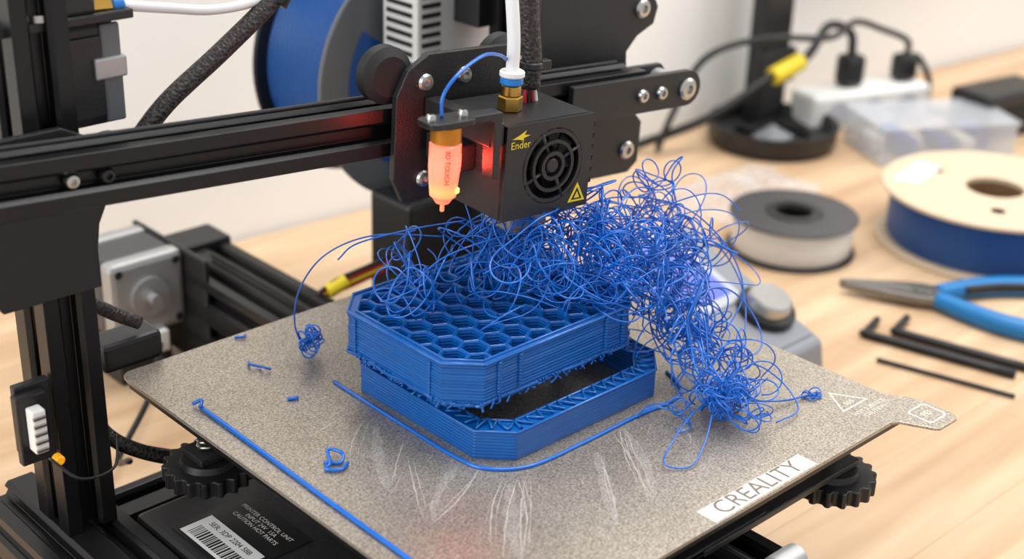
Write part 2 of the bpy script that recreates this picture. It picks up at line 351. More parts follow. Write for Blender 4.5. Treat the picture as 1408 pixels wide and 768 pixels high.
text('case_label_text_b','PRINTER CONTROL UNIT\nINPUT 24V  15A\nCAUTION HOT PARTS',.3,TM((-9.9,4.4,4.94),(0,0,math.radians(-90))),M_print_s,PR)
# uprights
vslot('z_upright_left',(-15.1,9.8,5),(-15.1,9.8,46),2.1,2.6,M_alu,PR,'z',1,1)
vslot('z_upright_right',(12.9,13.9,1.2),(12.9,13.9,46),2.2,2.2,M_alu,PR,'z',1,1)
vslot('top_bar',(-16.2,11.8,47),(14,11.8,47),2,2,M_alu,PR,'x')
prism('z_carriage_plate',[(-20.5,21.9),(-14.9,21.9),(-13.2,21),(-12.6,19.9),(-12.8,19.3),(-13.4,18.8),(-13.8,18.0),(-13.95,17),(-13.95,15.5),(-17.8,15.5),(-18.4,16.5),(-20.5,17.5)],8.1,8.42,M_blk,PR)
box('endstop_bracket',-17.6,-16.2,8.6,9,8.8,12.2,M_blk,PR)
box('endstop_board',-17.8,-16.6,8.1,8.6,9.6,12,M_plas,PR)
box('endstop_connector',-17.5,-16.95,7.5,8.1,9.8,11.6,M_white,PR,.08)
for i in range(5): box('endstop_pin_%d'%i,-17.5,-17.0,7.42,7.52,9.9+i*.34,10.03+i*.34,M_steel,PR,.02)
cyl('endstop_led',(-16.6,7.9,9.2),(-16.6,7.5,9.2),.2,mat('amber',(240,170,30),.3,emit=(240,150,30),estr=.4),PR)
tube('endstop_wire',[(-17.1,7.4,9.6),(-16.2,6.8,8.6),(-14.6,7.2,8.3),(-14,8,9.2)],.06,M_plas,PR,n=6)
# extruder motor on left top
box('extruder_motor',-14,-11.8,9.4,12.6,21.2,25.1,M_plas,PR,.25)
box('extruder_motor_face',-13.9,-12.5,9.25,9.42,21.6,24.6,M_blk,PR,.05)
box('extruder_motor_edge',-12.5,-11.7,9.28,9.5,21.3,25.0,M_sgrey,PR,.1)
box('extruder_motor_clip',-12.9,-11.6,9.1,9.5,23.0,23.8,M_silver,PR,.08)
box('extruder_plate',-16.5,-11.3,8.9,12.6,25.15,25.5,M_blk,PR)
lathe('extruder_gear',[(.75,0),(.75,.25),(.3,.3),(.3,.8),(.15,.8)],(-14.6,9.6,25.5),(0,0,1),M_steel,PR)
cyl('extruder_spring_bolt',(-13.4,9.4,25.5),(-13.4,9.4,27.4),.28,M_steel,PR)
box('extruder_arm',-14.2,-12.7,9,11,25.5,26.6,M_blk,PR,.15)
cyl('brass_coupler',(-12.8,9.6,25.6),(-11.9,9.6,25.55),.42,M_brass,PR,n=6)
cyl('coupler_collar',(-11.9,9.6,25.55),(-11.4,9.6,25.5),.36,M_bclip,PR)
tube('bowden_tube_left',[(-11.5,9.6,25.5),(-9.5,9.6,25.1),(-7.5,9.6,24.75),(-5.5,9.5,24.9),(-3.6,9.4,25.8),(-1.5,9.2,28)],.2,M_ptfe,PR)
tube('braided_cable_left',[(-12.4,9.3,19.2),(-11.6,9.3,20.1),(-10,9.3,21.6),(-7.6,9.3,23.1),(-5.2,9.3,24.7),(-3,9.2,26.5)],.38,M_braid,PR,n=16)
tube('wire_left_2',[(-12.6,8.9,26.9),(-11.2,8.9,26.7),(-9.4,8.9,26.4),(-7.2,9,26.6),(-5,9,27.8)],.13,M_plas,PR)
tube('wire_zip',[(-4.9,9.3,24.7),(-4.6,9.3,25.1)],.48,M_plas,PR)
lathe('z_idler_wheel',[(.9,0),(.9,.9),(.5,.95),(.2,.95)],(-12.9,8.9,20.3),(0,-1,0),M_silver,PR)
# cables low left
tube('braided_cable_low',[(-13.6,12,15),(-12.8,12.4,13.2),(-11.5,12.6,12.0),(-10.3,12.4,11.2)],.3,M_braid,PR,n=14)
box('bed_connector',-12.2,-9.4,12.1,13.7,9.4,10.7,M_plas,PR,.2)
tube('braided_cable_bed',[(-12.6,12.6,9.6),(-13.2,11.8,8.4),(-12.8,10.8,7.2),(-11.2,9.8,6.2),(-9,9.5,5.4)],.32,M_braid,PR,n=14)
tube('red_wire_bed',[(-12.3,12.8,9.6),(-12.9,11.8,8.0),(-12.2,10.6,6.9),(-10,9.6,5.9)],.1,M_red,PR,n=6)
# ---------------- X gantry in its own frame
G=empty('x_gantry',(-2.5,5,20),PR,(0,math.radians(2.9),math.radians(-4)))
vslot('x_beam',(-20,1,0),(14,1,0),2,2,M_alu,G,'x')
for i,x in enumerate((-13.2,-11.9)): bolt('beam_bolt_%d'%i,(x,.35,0),(0,-1,0),.28,G,M_plas if i else M_steel)
tube('x_belt',[(-18,1,1.25),(0,1,1.25),(13,1,1.25)],.1,M_rub,G,n=6)
prism('carriage_plate',[(.2,-2.8),(6.6,-2.8),(7.1,-2.2),(7.1,2.6),(6.4,3.2),(1.2,3.2),(.2,2.6),(-.3,1.6),(-.3,-1.8)],-.62,-.3,M_blk,G)
def wheel(n,x,z,y0=0.1,r=1.15):
    lathe(n,[(.3,0),(r*.7,0),(r,.25),(r*.86,.5),(r,.75),(r*.7,1),(.3,1)],(x,y0,z),(0,1,0),M_rub,G)
wheel('v_wheel_1',-.35,2.35,-.25);wheel('v_wheel_2',5.8,2.2,.1);wheel('v_wheel_3',2.9,-2.2,.1)
for i,(x,z) in enumerate(((1.0,2.1),(2.9,2.2),(1.1,-1.9),(5.6,2.4))): bolt('carriage_bolt_%d'%i,(x,-.62,z),(0,-1,0),.36,G)
hx0,hx1,hy0,hy1,hz0,hz1=1.75,6.2,-5.0,-1.0,-2.5,1.35
n=48;cx,cz,R_=4.2,-.55,1.5
v=[];f=[];sq=[]
for i in range(n):
    a=2*math.pi*(i+.5)/n;c,s=math.cos(a),math.sin(a)
    tx=((hx1-cx) if c>0 else (cx-hx0))/abs(c) if abs(c)>1e-6 else 1e9
    tz=((hz1-cz) if s>0 else (cz-hz0))/abs(s) if abs(s)>1e-6 else 1e9
    t=min(tx,tz);sq.append((cx+c*t,cz+s*t))
for qx in (hx0,hx1):
    for qz in (hz0,hz1):
        i=min(range(n),key=lambda k:(sq[k][0]-qx)**2+(sq[k][1]-qz)**2);sq[i]=(qx,qz)
for yy in (hy0,hy0+.25):
    v+=[(x,yy,z) for x,z in sq];v+=[(cx+R_*math.cos(2*math.pi*(i+.5)/n),yy,cz+R_*math.sin(2*math.pi*(i+.5)/n)) for i in range(n)]
for i in range(n):
    j=(i+1)%n
    f+=[(i,j,n+j,n+i),(2*n+i,2*n+j,3*n+j,3*n+i),(n+i,n+j,3*n+j,3*n+i),(i,j,2*n+j,2*n+i)]
mesh('shroud_front',v,f,M_blk,G)
box('shroud_top',hx0,hx1,hy0+.02,hy1,hz1-.22,hz1,M_blk,G,.06)
box('shroud_left',hx0,hx0+.2,hy0+.02,hy1,hz0,hz1-.1,M_blk,G,.05)
box('shroud_right',hx1-.2,hx1,hy0+.02,hy1,hz0,hz1-.1,M_blk,G,.05)
box('shroud_core',hx0+.3,hx1-.3,hy0+.8,hy1,hz0+.1,hz1-.2,M_dark,G,.05)
lathe('fan_hub',[(.55,0),(.55,.25),(.4,.3),(.001,.3)],(cx,hy0+.5,cz),(0,-1,0),M_plas,G)
for i in range(9):
    a=2*math.pi*i/9;b=a+.5
    v=[(cx+.5*math.cos(a),hy0+.35,cz+.5*math.sin(a)),(cx+1.4*math.cos(b),hy0+.3,cz+1.4*math.sin(b)),(cx+1.4*math.cos(b+.35),hy0+.65,cz+1.4*math.sin(b+.35)),(cx+.5*math.cos(a+.5),hy0+.6,cz+.5*math.sin(a+.5))]
    mesh('fan_blade_%d'%i,v,[(0,1,2,3)],M_plas,G)
def ring(name,r,w,y,parent,m):
    lathe(name,[(r-w,0),(r+w,0),(r+w,.16),(r-w,.16),(r-w,0)],(cx,y,cz),(0,-1,0),m,parent,48)
ring('fan_grill_outer',1.46,.1,hy0+.16,G,M_blk);ring('fan_grill_mid',1.0,.07,hy0+.12,G,M_blk);ring('fan_grill_inner',.52,.08,hy0+.12,G,M_blk)
for i in range(4):
    a=math.pi/4*(2*i+1)-.35
    p=[(cx+.5*math.cos(a),hy0+.06,cz+.5*math.sin(a)),(cx+1.5*math.cos(a),hy0+.06,cz+1.5*math.sin(a))];tube('fan_spoke_%d'%i,p,.08,M_blk,G,sub=1,n=8)
cyl('grill_cap',(cx,hy0+.2,cz),(cx,hy0-.02,cz),.3,M_blk,G)
prism('warning_sticker',[(5.15,-2.25),(6.05,-2.25),(5.6,-1.45)],hy0-.02,hy0-.005,M_yel,G,bevel=0)
prism('warning_sticker_inner',[(5.32,-2.16),(5.88,-2.16),(5.6,-1.66)],hy0-.03,hy0-.02,M_dark,G,bevel=0)
prism('warning_sticker_mark',[(5.45,-2.1),(5.75,-2.1),(5.6,-1.82)],hy0-.035,hy0-.03,M_yel,G,bevel=0)
text('shroud_logo','Ender',.42,TM((2.45,hy0-.02,.55),(math.radians(90),0,0)),M_yel,G)
mesh('logo_dragon',[(2.0,hy0-.02,.82),(2.35,hy0-.02,.95),(2.7,hy0-.02,1.12),(2.6,hy0-.02,.95),(2.9,hy0-.02,.9),(2.55,hy0-.02,.82),(2.6,hy0-.02,.72),(2.3,hy0-.02,.8)],[(0,1,2,3,4,5,6,7)],M_yel,G)
for i in range(4): box('side_slot_%d'%i,hx0-.02,hx0+.02,-4.1+.05*i,-1.7,-.9+i*.42,-.74+i*.42,M_dark,G,0)
box('side_block',.9,hx0,-3.2,-1.0,-.9,.2,M_blk,G,.1)
for i in range(3): bolt('side_bolt_%d'%i,(hx0,-4.5+i*1.4,1.0),(-1,0,0),.13,G)
box('part_fan',hx1,hx1+.75,-4.2,-1.4,-2.2,1.0,M_plas,G,.15)
for i in range(6): box('part_fan_fin_%d'%i,hx1+.1,hx1+.82,-4.28,-4.2,-1.9+i*.48,-1.66+i*.48,M_dark,G,.02)
box('heater_block',3.2,5.2,-3.8,-2.2,-3.6,-2.6,M_silver,G,.08)
lathe('nozzle',[(.45,0),(.45,.35),(.12,.8),(.06,.8)],(4.2,-3,-3.6),(0,0,-1),M_brass,G)
cyl('pneumatic_hex',(3.3,-3.2,1.35),(3.3,-3.2,1.95),.5,M_brass,G,n=6)
cyl('pneumatic_body',(3.3,-3.2,1.95),(3.3,-3.2,2.4),.4,M_brass,G)
cyl('pneumatic_collar',(3.3,-3.2,2.4),(3.3,-3.2,2.7),.46,M_bclip,G)
cyl('pneumatic_clip',(3.3,-3.2,2.7),(3.3,-3.2,2.95),.5,M_white,G)
tube('bowden_tube',[(3.3,-3.2,2.8),(3.3,-3.1,4.5),(3.1,-2.6,8)],.26,M_ptfe,G,n=14)
tube('braided_cable',[(4.9,-2.5,1.9),(4.85,-2.5,3.2),(4.7,-2.3,5),(4.6,-2,8)],.4,M_braid,G,n=16)
cyl('cable_tie',(4.85,-2.5,2.7),(4.85,-2.5,3.0),.5,M_plas,G)
box('cable_tie_head',5.1,5.6,-2.9,-2.5,2.65,3.05,M_plas,G,.05)
for i in range(4): tube('hotend_wire_%d'%i,[(4.6+i*.2,-2.6,1.1),(4.6+i*.18,-2.55,1.6),(4.75+i*.08,-2.5,2.2)],.09,(M_red,M_plas,M_red,M_white)[i],G,n=6)
# probe
px,py=-1.1,-4.9
PZ=.4
prism('probe_flange',rpoly(px-1.05,px+1.05,py-.6,py+.6,.35),1.42+PZ,1.66+PZ,M_plas,G,axis='z')
for i,dx in enumerate((-.72,.72)): bolt('probe_screw_%d'%i,(px+dx,py,1.66+PZ),(0,0,1),.2,G)
cyl('probe_collar',(px,py,.75+PZ),(px,py,1.42+PZ),.58,M_gold,G)
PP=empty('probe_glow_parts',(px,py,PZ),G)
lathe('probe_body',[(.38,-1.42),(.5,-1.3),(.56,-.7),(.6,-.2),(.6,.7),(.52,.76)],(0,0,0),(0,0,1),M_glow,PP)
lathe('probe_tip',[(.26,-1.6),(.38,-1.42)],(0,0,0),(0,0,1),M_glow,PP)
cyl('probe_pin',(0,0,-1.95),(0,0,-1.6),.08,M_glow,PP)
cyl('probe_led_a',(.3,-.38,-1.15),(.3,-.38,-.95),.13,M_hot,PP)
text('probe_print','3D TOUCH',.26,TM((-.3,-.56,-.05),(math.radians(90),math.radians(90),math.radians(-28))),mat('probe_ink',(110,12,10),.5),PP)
prism('probe_bracket',[(px+.4,1.42+PZ),(px+.4,1.62+PZ),(1.4,1.62+PZ),(1.4,-.6),(1.1,-.6),(1.0,1.3+PZ)],py-.2,py+.5,M_blk,G)
box('probe_arm',1.0,1.7,py,-.7,.6,1.5,M_blk,G)
tube('probe_wire',[(px-.1,py+.2,2.05),(px,py+.3,2.8),(px+.7,py+.4,3.5),(1.2,-3.9,3.9),(2.4,-3.4,3.7),(3.2,-3.0,3.3)],.07,M_blue,G,n=8)
prism('right_gantry_plate',[(10.5,-4.9),(15.9,-4.9),(16.5,-4.4),(16.5,-2.4),(15.3,-1.2),(15.0,1.2),(15.6,1.9),(16.6,2.4),(16.8,3.2),(16.3,4.0),(14.8,5.2),(14.2,8),(9.5,8),(9.5,-3.5)],2.4,2.75,M_blk,G)
arm=[(9.2,-.85),(16.4,-.85)]+[(16.4+.85*math.sin(a),-.85*math.cos(a)+0) for a in [math.pi*i/8 for i in range(1,8)]]+[(16.4,.85),(9.2,.85)]
prism('tensioner_arm',arm,-.45,-.1,M_blk,G)
prism('tensioner_arm_rear',[(13.2,-.7),(16.5,-.7),(16.8,-.4),(16.8,.4),(16.5,.7),(13.2,.7)],1.5,1.8,M_blk,G)
cyl('tensioner_pulley',(16.2,-.1,0),(16.2,1.5,0),.55,M_silver,G)
for i,(x,r) in enumerate(((13.4,.32),(14.6,.32),(16.3,.52))): bolt('tensioner_bolt_%d'%i,(x,-.45,0),(0,-1,0),r,G)
for i,(x,z) in enumerate(((15.7,3.2),(15.6,-3.7))): bolt('plate_bolt_%d'%i,(x,2.4,z),(0,-1,0),.45,G)
cyl('right_vwheel_low',(14.6,2.75,-3.7),(14.6,3.7,-3.7),1.1,M_rub,G)
cyl('right_vwheel_top',(14.6,2.75,3.2),(14.6,3.7,3.2),1.1,M_rub,G)
box('x_end_block',-22,-17.6,-.4,2.4,-1.6,1.3,M_blk,G,.15)
# power supply
box('power_supply',8.6,16.2,16.8,19.6,16.8,36,M_psu,PR,.15)
for k,x in enumerate((8.9,14.5)):
    for i in range(14): box('psu_slot_%d_%d'%(k,i),x,x+1.2,16.74,16.8,17.4+i*.5,17.62+i*.5,M_dark,PR,0)
for i in range(12): box('psu_side_slot_%d'%i,8.54,8.6,17.2,19.2,17.4+i*.5,17.62+i*.5,M_dark,PR,0)
cyl('psu_screw',(12,16.8,17.6),(12,16.7,17.6),.2,M_steel,PR)
box('psu_bracket',11,14,14.9,16.8,20,22,M_blk,PR)
box('spool_stand',7.6,14.4,16.2,19.6,0,10.8,M_blk,PR,.3)
box('spool_arm',11,13,19.0,19.6,10.5,17,M_blk,PR,.1)
cyl('spool_axle',(12,19.4,16.2),(12,27,16.2),.9,M_plas,PR)
# LCD control box
def lcd():
    LX,LY=-.5,1.7
    e=empty('control_panel',(LX,LY,.0),PR)
    v=[(15,0,0),(26.8,0,0),(26.8,11.5,0),(15,11.5,0),(15,.3,2.7),(26.5,.3,2.7),(26.5,11.2,6.5),(15,11.2,6.5)]
    f=[(0,1,2,3),(4,5,6,7),(0,1,5,4),(1,2,6,5),(2,3,7,6),(3,0,4,7)]
    mesh('lcd_case',v,f,M_grey,e,bevel=.4,seg=3)
    def q(x,y,h):
        t=(y-.3)/10.9;return (x,y,2.7+3.8*t+h)
    def slab(n,x0,x1,y0,y1,h0,h1,m,b=.1):
        v=[q(x0,y0,h0),q(x1,y0,h0),q(x1,y1,h0),q(x0,y1,h0),q(x0,y0,h1),q(x1,y0,h1),q(x1,y1,h1),q(x0,y1,h1)]
        mesh(n,v,f,m,e,bevel=b)
    slab('lcd_face',15.4,26.1,.8,10.8,-.1,.15,M_grey,.15)
    slab('lcd_bezel',16.0,24.4,4.4,10.6,.1,.3,M_lgrey)
    slab('lcd_screen',16.6,23.8,5.0,10.1,.25,.36,M_screen,.02)
    nrm=Vector((0,-3.8,10.9)).normalized();p=Vector(q(24.6,3.2,.15))
    cyl('lcd_knob',p,p+nrm*1.2,1.4,M_steel,e,r2=1.25,ch=.12)
    cyl('lcd_knob_base',p,p+nrm*.5,1.7,M_plas,e)
    tube('lcd_ribbon_cable',[(22,12,5.4),(25,12.2,4.6),(27.6,11.2,4.2),(28.6,9.4,3.2),(28.2,8.6,1)],.35,M_plas,e)
lcd()
# ---------------------------------------------------------------- failed print
FP=empty('failed_3d_print')
def chrect(x0,x1,y0,y1,c): return [(x0+c,y0),(x1-c,y0),(x1,y0+c),(x1,y1-c),(x1-c,y1),(x0+c,y1),(x0,y1-c),(x0,y0+c)]
def clip(poly,cl):
    out=list(poly)
    for i in range(len(cl)):
        a=cl[i];b=cl[(i+1)%len(cl)];inp=out;out=[]
        if not inp:break
        ins=lambda p:(b[0]-a[0])*(p[1]-a[1])-(b[1]-a[1])*(p[0]-a[0])>=-1e-9
        for k in range(len(inp)):
            p=inp[k];q=inp[(k+1)%len(inp)];ip,iq=ins(p),ins(q)
            if ip!=iq:
                dx,dy=q[0]-p[0],q[1]-p[1];den=(b[0]-a[0])*dy-(b[1]-a[1])*dx
                t=-((b[0]-a[0])*(p[1]-a[1])-(b[1]-a[1])*(p[0]-a[0]))/den;X=(p[0]+dx*t,p[1]+dy*t)
            if ip and iq: out.append(q)
            elif ip: out.append(X)
            elif iq: out+= [X,q]
    return out
def area(p): return .5*sum(p[i][0]*p[(i+1)%len(p)][1]-p[(i+1)%len(p)][0]*p[i][1] for i in range(len(p)))
def inset(poly,d):
    n=len(poly);o=[]
    for i in range(n):
        p0=Vector(poly[i-1]);p1=Vector(poly[i]);p2=Vector(poly[(i+1)%n])
        e1=(p1-p0).normalized();e2=(p2-p1).normalized();n1=Vector((-e1.y,e1.x));n2=Vector((-e2.y,e2.x))
        m=(n1+n2);m=m/max(.35,m.length_squared)*2 if m.length>1e-6 else n1
        o.append((p1.x+m.x*d,p1.y+m.y*d))
    return o
def dedupe(p,e=.03):
    o=[]
    for q in p:
        if not o or (Vector(q)-Vector(o[-1])).length>e:o.append(q)
    if len(o)>1 and (Vector(o[0])-Vector(o[-1])).length<e:o.pop()
    return o
ux0,ux1,uy0,uy1=-5.5,4.8,-2.75,5.3
ZB,ZT=11.6,13.3
def upper():
    out=chrect(ux0,ux1,uy0,uy1,1.15);inn=chrect(ux0+.3,ux1-.3,uy0+.3,uy1-.3,1.03);n=8
    v=[];f=[]
    random.seed(11)
    L=14
    for j in range(L+1):
        z=ZB+(ZT-ZB)*j/L;o=random.uniform(-.02,.02)
        for (x,y) in out: v.append((x+o*(1 if x>0 else -1),y+o*(1 if y>2 else -1),z))
    for j in range(L):
        for i in range(n): f.append((j*n+i,j*n+(i+1)%n,(j+1)*n+(i+1)%n,(j+1)*n+i))
    b=len(v);v+=[(x,y,ZT) for x,y in inn];t=L*n
    for i in range(n): f.append((t+i,t+(i+1)%n,b+(i+1)%n,b+i))
    f.append(tuple(range(n)))
    a=.62
    dx=a*math.sqrt(3);dy=a*1.5
    for r in range(-2,9):
        for c in range(-1,12):
            X=ux0+.2+c*dx+(dx/2 if r%2 else 0);Y=uy0+.4+r*dy
            h=[(X+a*math.cos(math.pi/6+k*math.pi/3),Y+a*math.sin(math.pi/6+k*math.pi/3)) for k in range(6)]
            p=dedupe(clip(h,inn))
            if len(p)<3 or area(p)<.02: continue
            b=len(v);m=len(p)
            v+=[(x,y,ZT) for x,y in p]
            if area(p)<.25: f.append(tuple(range(b,b+m)));continue
            q=inset(p,.085);q2=inset(p,.05)
            v+=[(x,y,ZT+.05+random.uniform(-.015,.02)) for x,y in q2];v+=[(x,y,ZT-.03) for x,y in q];v+=[(x,y,ZT-1.0) for x,y in q]
            for i in range(m):
                j=(i+1)%m
                for k in range(3): f.append((b+k*m+i,b+k*m+j,b+(k+1)*m+j,b+(k+1)*m+i))
            f.append(tuple(b+3*m+i for i in range(m)))
    mesh('upper_body',v,f,M_bprint,FP)
    for i,x in enumerate((-3.7,-2.6,3.2,2.2)): box('rib_%d'%i,x,x+.16,uy0-.1,uy0+.05,ZB+.2,ZT-.05,M_bprint,FP,.05)
    for i,y in enumerate((-1.0,3.6)): box('side_rib_%d'%i,ux0-.08,ux0+.05,y,y+.14,ZB+.1,ZT-.1,M_bprint,FP,.04)
    P=[(x,y,ZT+.02) for x,y in out];P.append(P[0]);tube('rim_bead',P,.075,M_bprint,FP,n=8,sub=1)
    P=[(x,y,ZT+.02) for x,y in inn];P.append(P[0]);tube('rim_bead_inner',P,.06,M_bprint,FP,n=8,sub=1)
upper()
def lower():
    lx0,lx1,ly0,ly1=-4.9,5.3,-4.0,5.3
    o=chrect(lx0,lx1,ly0,ly1,1.15);i1=chrect(lx0+.75,lx1-.75,ly0+.75,ly1-.75,.9);n=8
    z0,z1=9.5,10.7
    v=[(x,y,z0) for x,y in o]+[(x,y,z1) for x,y in o]+[(x,y,z1) for x,y in i1]+[(x,y,z0) for x,y in i1]
    f=[]
    for k in range(4):
        for i in range(n):
            j=(i+1)%n;a=k*n;b=((k+1)%4)*n;f.append((a+i,a+j,b+j,b+i))
    mesh('lower_frame',v,f,M_bprint,FP,bevel=.05)
    random.seed(4)
    def along(poly,step):
        out=[]
        for i in range(len(poly)):
            a=Vector(poly[i]);b=Vector(poly[(i+1)%len(poly)]);L=(b-a).length;k=max(1,int(L/step))
            for s in range(k): out.append(a+(b-a)*(s/k))
        return out
    oo=along(inset(o,.12),.28);ii=along(i1,.28);pts=[]
    for k in range(len(oo)):
        p=oo[k];q=min(ii,key=lambda t:(t-p).length)
        c=p if k%2 else p+(q-p)*.9
        pts.append((c.x,c.y,z1+.04+random.uniform(0,.1)))
    pts.append(pts[0]);tube('lower_infill',pts,.06,M_bprint,FP,n=6,sub=2)
    P=[(x,y,z1+.03) for x,y in o];P.append(P[0]);tube('lower_rim',P,.06,M_bprint,FP,n=6,sub=1)
    P=[(x,y,z1+.03) for x,y in i1];P.append(P[0]);tube('lower_rim_inner',P,.06,M_bprint,FP,n=6,sub=1)
    for i,(x,y,w) in enumerate(((-4.5,3.9,.35),(-4.5,2.2,.35),(-2.5,4.7,.5),(0,4.7,.5),(2.6,4.6,.5),(4.2,1.5,.35),(-4.5,-.4,.35))):
        box('joining_wall_%d'%i,x-w,x+w,y-.3,y+.3,z1-.1,ZB+.1,M_bprint,FP,.08)
lower()
v=[];f=[];random.seed(8)
out=chrect(ux0,ux1,uy0,uy1,1.15)
for i in range(8):
    a=Vector(out[i]);b=Vector(out[(i+1)%8]);L=(b-a).length
    for s in range(int(L/.22)):
        p=a+(b-a)*((s+random.random())/(L/.22));h=random.uniform(.05,.25)
        q=[(p.x,p.y,ZB+.12),(p.x+random.uniform(-.12,.12),p.y+random.uniform(-.12,.06),ZB-h*.3),(p.x+random.uniform(-.2,.2),p.y+random.uniform(-.15,.15),ZB-h)]
        sweep_data(catmull(q,3),.045,5,v,f)
    P=[(a.x+(b.x-a.x)*t/10+random.uniform(-.06,.06),a.y+(b.y-a.y)*t/10+random.uniform(-.06,.06),ZB+random.uniform(-.05,.05)) for t in range(11)]
    sweep_data(catmull(P,3),.08,6,v,f)
mesh('ragged_edges',v,f,M_bprint,FP,smooth=True)
sk=[(-5.35,5.4),(-5.4,2),(-5.4,-2.4),(-5.0,-3.8),(-3.6,-4.7),(-1,-4.8),(2,-4.75),(4.2,-4.85),(5.4,-4.4),(6.1,-3)]
tube('skirt_line',[(x,y,9.56) for x,y in sk],.075,M_blue,FP,n=8)
# ---------------------------------------------------------------- filament tangle
def curl(start,c,rad,n,R0,R1,rng,floor=True,step=.13):
    p=Vector(start);c=Vector(c);t=Vector([rng.uniform(-1,1) for _ in range(3)]).normalized()
    k=t.cross(Vector([rng.uniform(-1,1) for _ in range(3)])).normalized();Rr=rng.uniform(R0,R1);pts=[p.copy()];hold=0
    for i in range(n):
        if hold<=0:
            Rr=R0+(R1-R0)*rng.random()**1.1;hold=rng.randint(8,36)
            if rng.random()<.35:k=(k+Vector([rng.uniform(-1,1) for _ in range(3)])*1.2)
        hold-=1
        q=p-c;e=math.sqrt((q.x/rad[0])**2+(q.y/rad[1])**2+(q.z/rad[2])**2)
        acc=k.normalized()/Rr
        if e>1: acc=acc-q.normalized()*(e-1)*2.2
        k=k+Vector([rng.uniform(-1,1) for _ in range(3)])*.16
        t=(t+acc*step).normalized();k=(k-t*k.dot(t));k=k.normalized() if k.length>1e-5 else frame(t)[1]
        p=p+t*step
        zf=9.56
        if ux0-.05<p.x<ux1+.05 and uy0-.05<p.y<uy1+.05: zf=13.42
        elif -4.9<p.x<5.3 and -4.1<p.y<4.7: zf=10.9
        if p.z<zf and (zf-p.z)<1.3: p.z=zf;t.z=abs(t.z)*.3;t.normalize()
        pts.append(p.copy())
    return pts
rng=random.Random(33);v=[];f=[]
def mass(c,rad,cnt,n,R0,R1,r=.032):
    for _ in range(cnt):
        s=[c[i]+rad[i]*rng.uniform(-.8,.8) for i in range(3)];s[2]=max(s[2],9.7)
        rr=r*rng.uniform(.8,1.3)
        P=curl(s,c,[rad[i]*rng.uniform(.75,1.2) for i in range(3)],n,R0,R1,rng)
        sweep_data(P,rr,6,v,f)
mass((2.2,.8,15.2),(3.4,2.8,1.4),29,150,.4,1.8)
mass((4.2,-.8,14.9),(3.0,2.4,1.5),23,150,.35,1.6)
mass((6.8,-1.8,13.6),(2.5,2.1,1.8),21,150,.35,1.4)
mass((6.4,-3.6,12.3),(1.6,1.5,1.7),10,120,.3,1.2)
mass((5.2,-6.0,10.8),(2.2,2.4,1.1),12,140,.3,1.5)
mass((5.0,-6.6,10.4),(1.0,1.0,.7),11,120,.18,.6)
mass((-1.8,3.0,14.6),(3.2,2.4,1.0),6,130,.6,1.9)
mass((7.4,-1.2,14.2),(3.4,2.7,2.3),9,170,1.0,2.8)
mass((5.7,-4.5,12.2),(3.6,3.6,2.4),7,170,1.0,2.8)
mass((2,1,15.0),(5.5,4.4,1.8),9,160,.9,2.8)
mass((-4.7,8.0,10.3),(.5,.7,.7),4,90,.2,.42)
mass((8.0,-.3,15.9),(1.0,1.0,1.4),5,110,.4,1.2)
def strand(pts,r=.036): sweep_data(catmull(pts,10),r,8,v,f)
strand([(-1,3.5,15.6),(-3.4,5,15.8),(-5,6.2,15.0),(-5.8,7,13.4),(-5.7,7.6,11.5),(-5.0,7.9,9.8)])
strand([(3,0,16),(5.5,.5,16.6),(8.5,-1,16.0),(9.9,-2.6,14.3),(9.6,-4.0,12.6),(7.6,-4.6,11.3)])
strand([(4,0,15),(7.5,.5,15.2),(10.2,-1.2,14.2),(10.6,-3.0,12.6),(9.2,-4.6,11.0),(7.0,-5.4,10.2)])
strand([(4.8,-6.5,10.2),(3.0,-7.0,10.4),(1.2,-7.6,10.2),(.2,-8.0,9.7),(.9,-8.7,9.6),(2.2,-8.3,9.9),(3.6,-7.5,10.4)])
strand([(5.2,-6.8,10.2),(6.6,-7.6,9.9),(7.9,-8.0,9.65),(9.0,-8.3,9.62)],.045)
strand([(5.5,-6,10.2),(7.4,-6.3,10.8),(8.2,-7.4,10.2),(7.6,-8.8,9.7),(6.0,-8.9,9.7)])
mass((9.2,-8.35,9.75),(.3,.3,.12),2,34,.12,.3)
strand([(-.6,2.6,16.5),(-2.4,3.6,16.3),(-4.6,4.6,15.9),(-5.4,4.9,15.3)])
strand([(1.5,.5,16.2),(-1,.5,16.5),(-3,1.2,16.0),(-4.2,1.6,15.1)])
strand([(4,-1,16.6),(6,-.5,17.2),(7.6,-.4,16.9),(8.8,-.2,17.6),(8.9,-.6,18.0),(8.3,-.6,17.4),(8.4,-.8,16.2)])
strand([(1,-1.5,15.5),(0,-2.6,15.6),(1.2,-3.3,14.6),(3,-3.2,13.6),(4.6,-3.8,12.4)])
tg=mesh('filament_tangle',v,f,M_blue,None,smooth=True)
# loose bits on the bed
tube('loose_filament_strand',[(-10.75,7.1,9.62),(-10.8,3,9.59),(-10.9,-2,9.59),(-10.95,-6.5,9.59),(-11.1,-10,9.59)],.09,M_blue,None,n=8)
v=[];f=[]
def bit(pts,r=.06): sweep_data(catmull(pts,5),r,6,v,f)
bit([(-10.9,7.4,9.64),(-10.6,7.2,9.8),(-10.85,6.9,9.7)],.08)
bit([(-6.3,11.4,9.58),(-6.0,11.2,9.6),(-5.8,11.3,9.58)])
bit([(-7.1,9.1,9.58),(-7.3,8.7,9.7),(-7.0,8.4,9.6),(-7.1,8.1,9.75),(-6.8,7.9,9.6)])
bit([(-7.7,5.4,9.58),(-7.3,5.2,9.58)],.08)
bit([(-9.5,.5,9.6),(-9.0,.1,9.6),(-8.7,.4,9.75),(-9.0,.9,9.8),(-9.4,.2,9.7),(-9.7,.1,9.6),(-9.3,-.3,9.6),(-8.8,-.1,9.6)],.07)
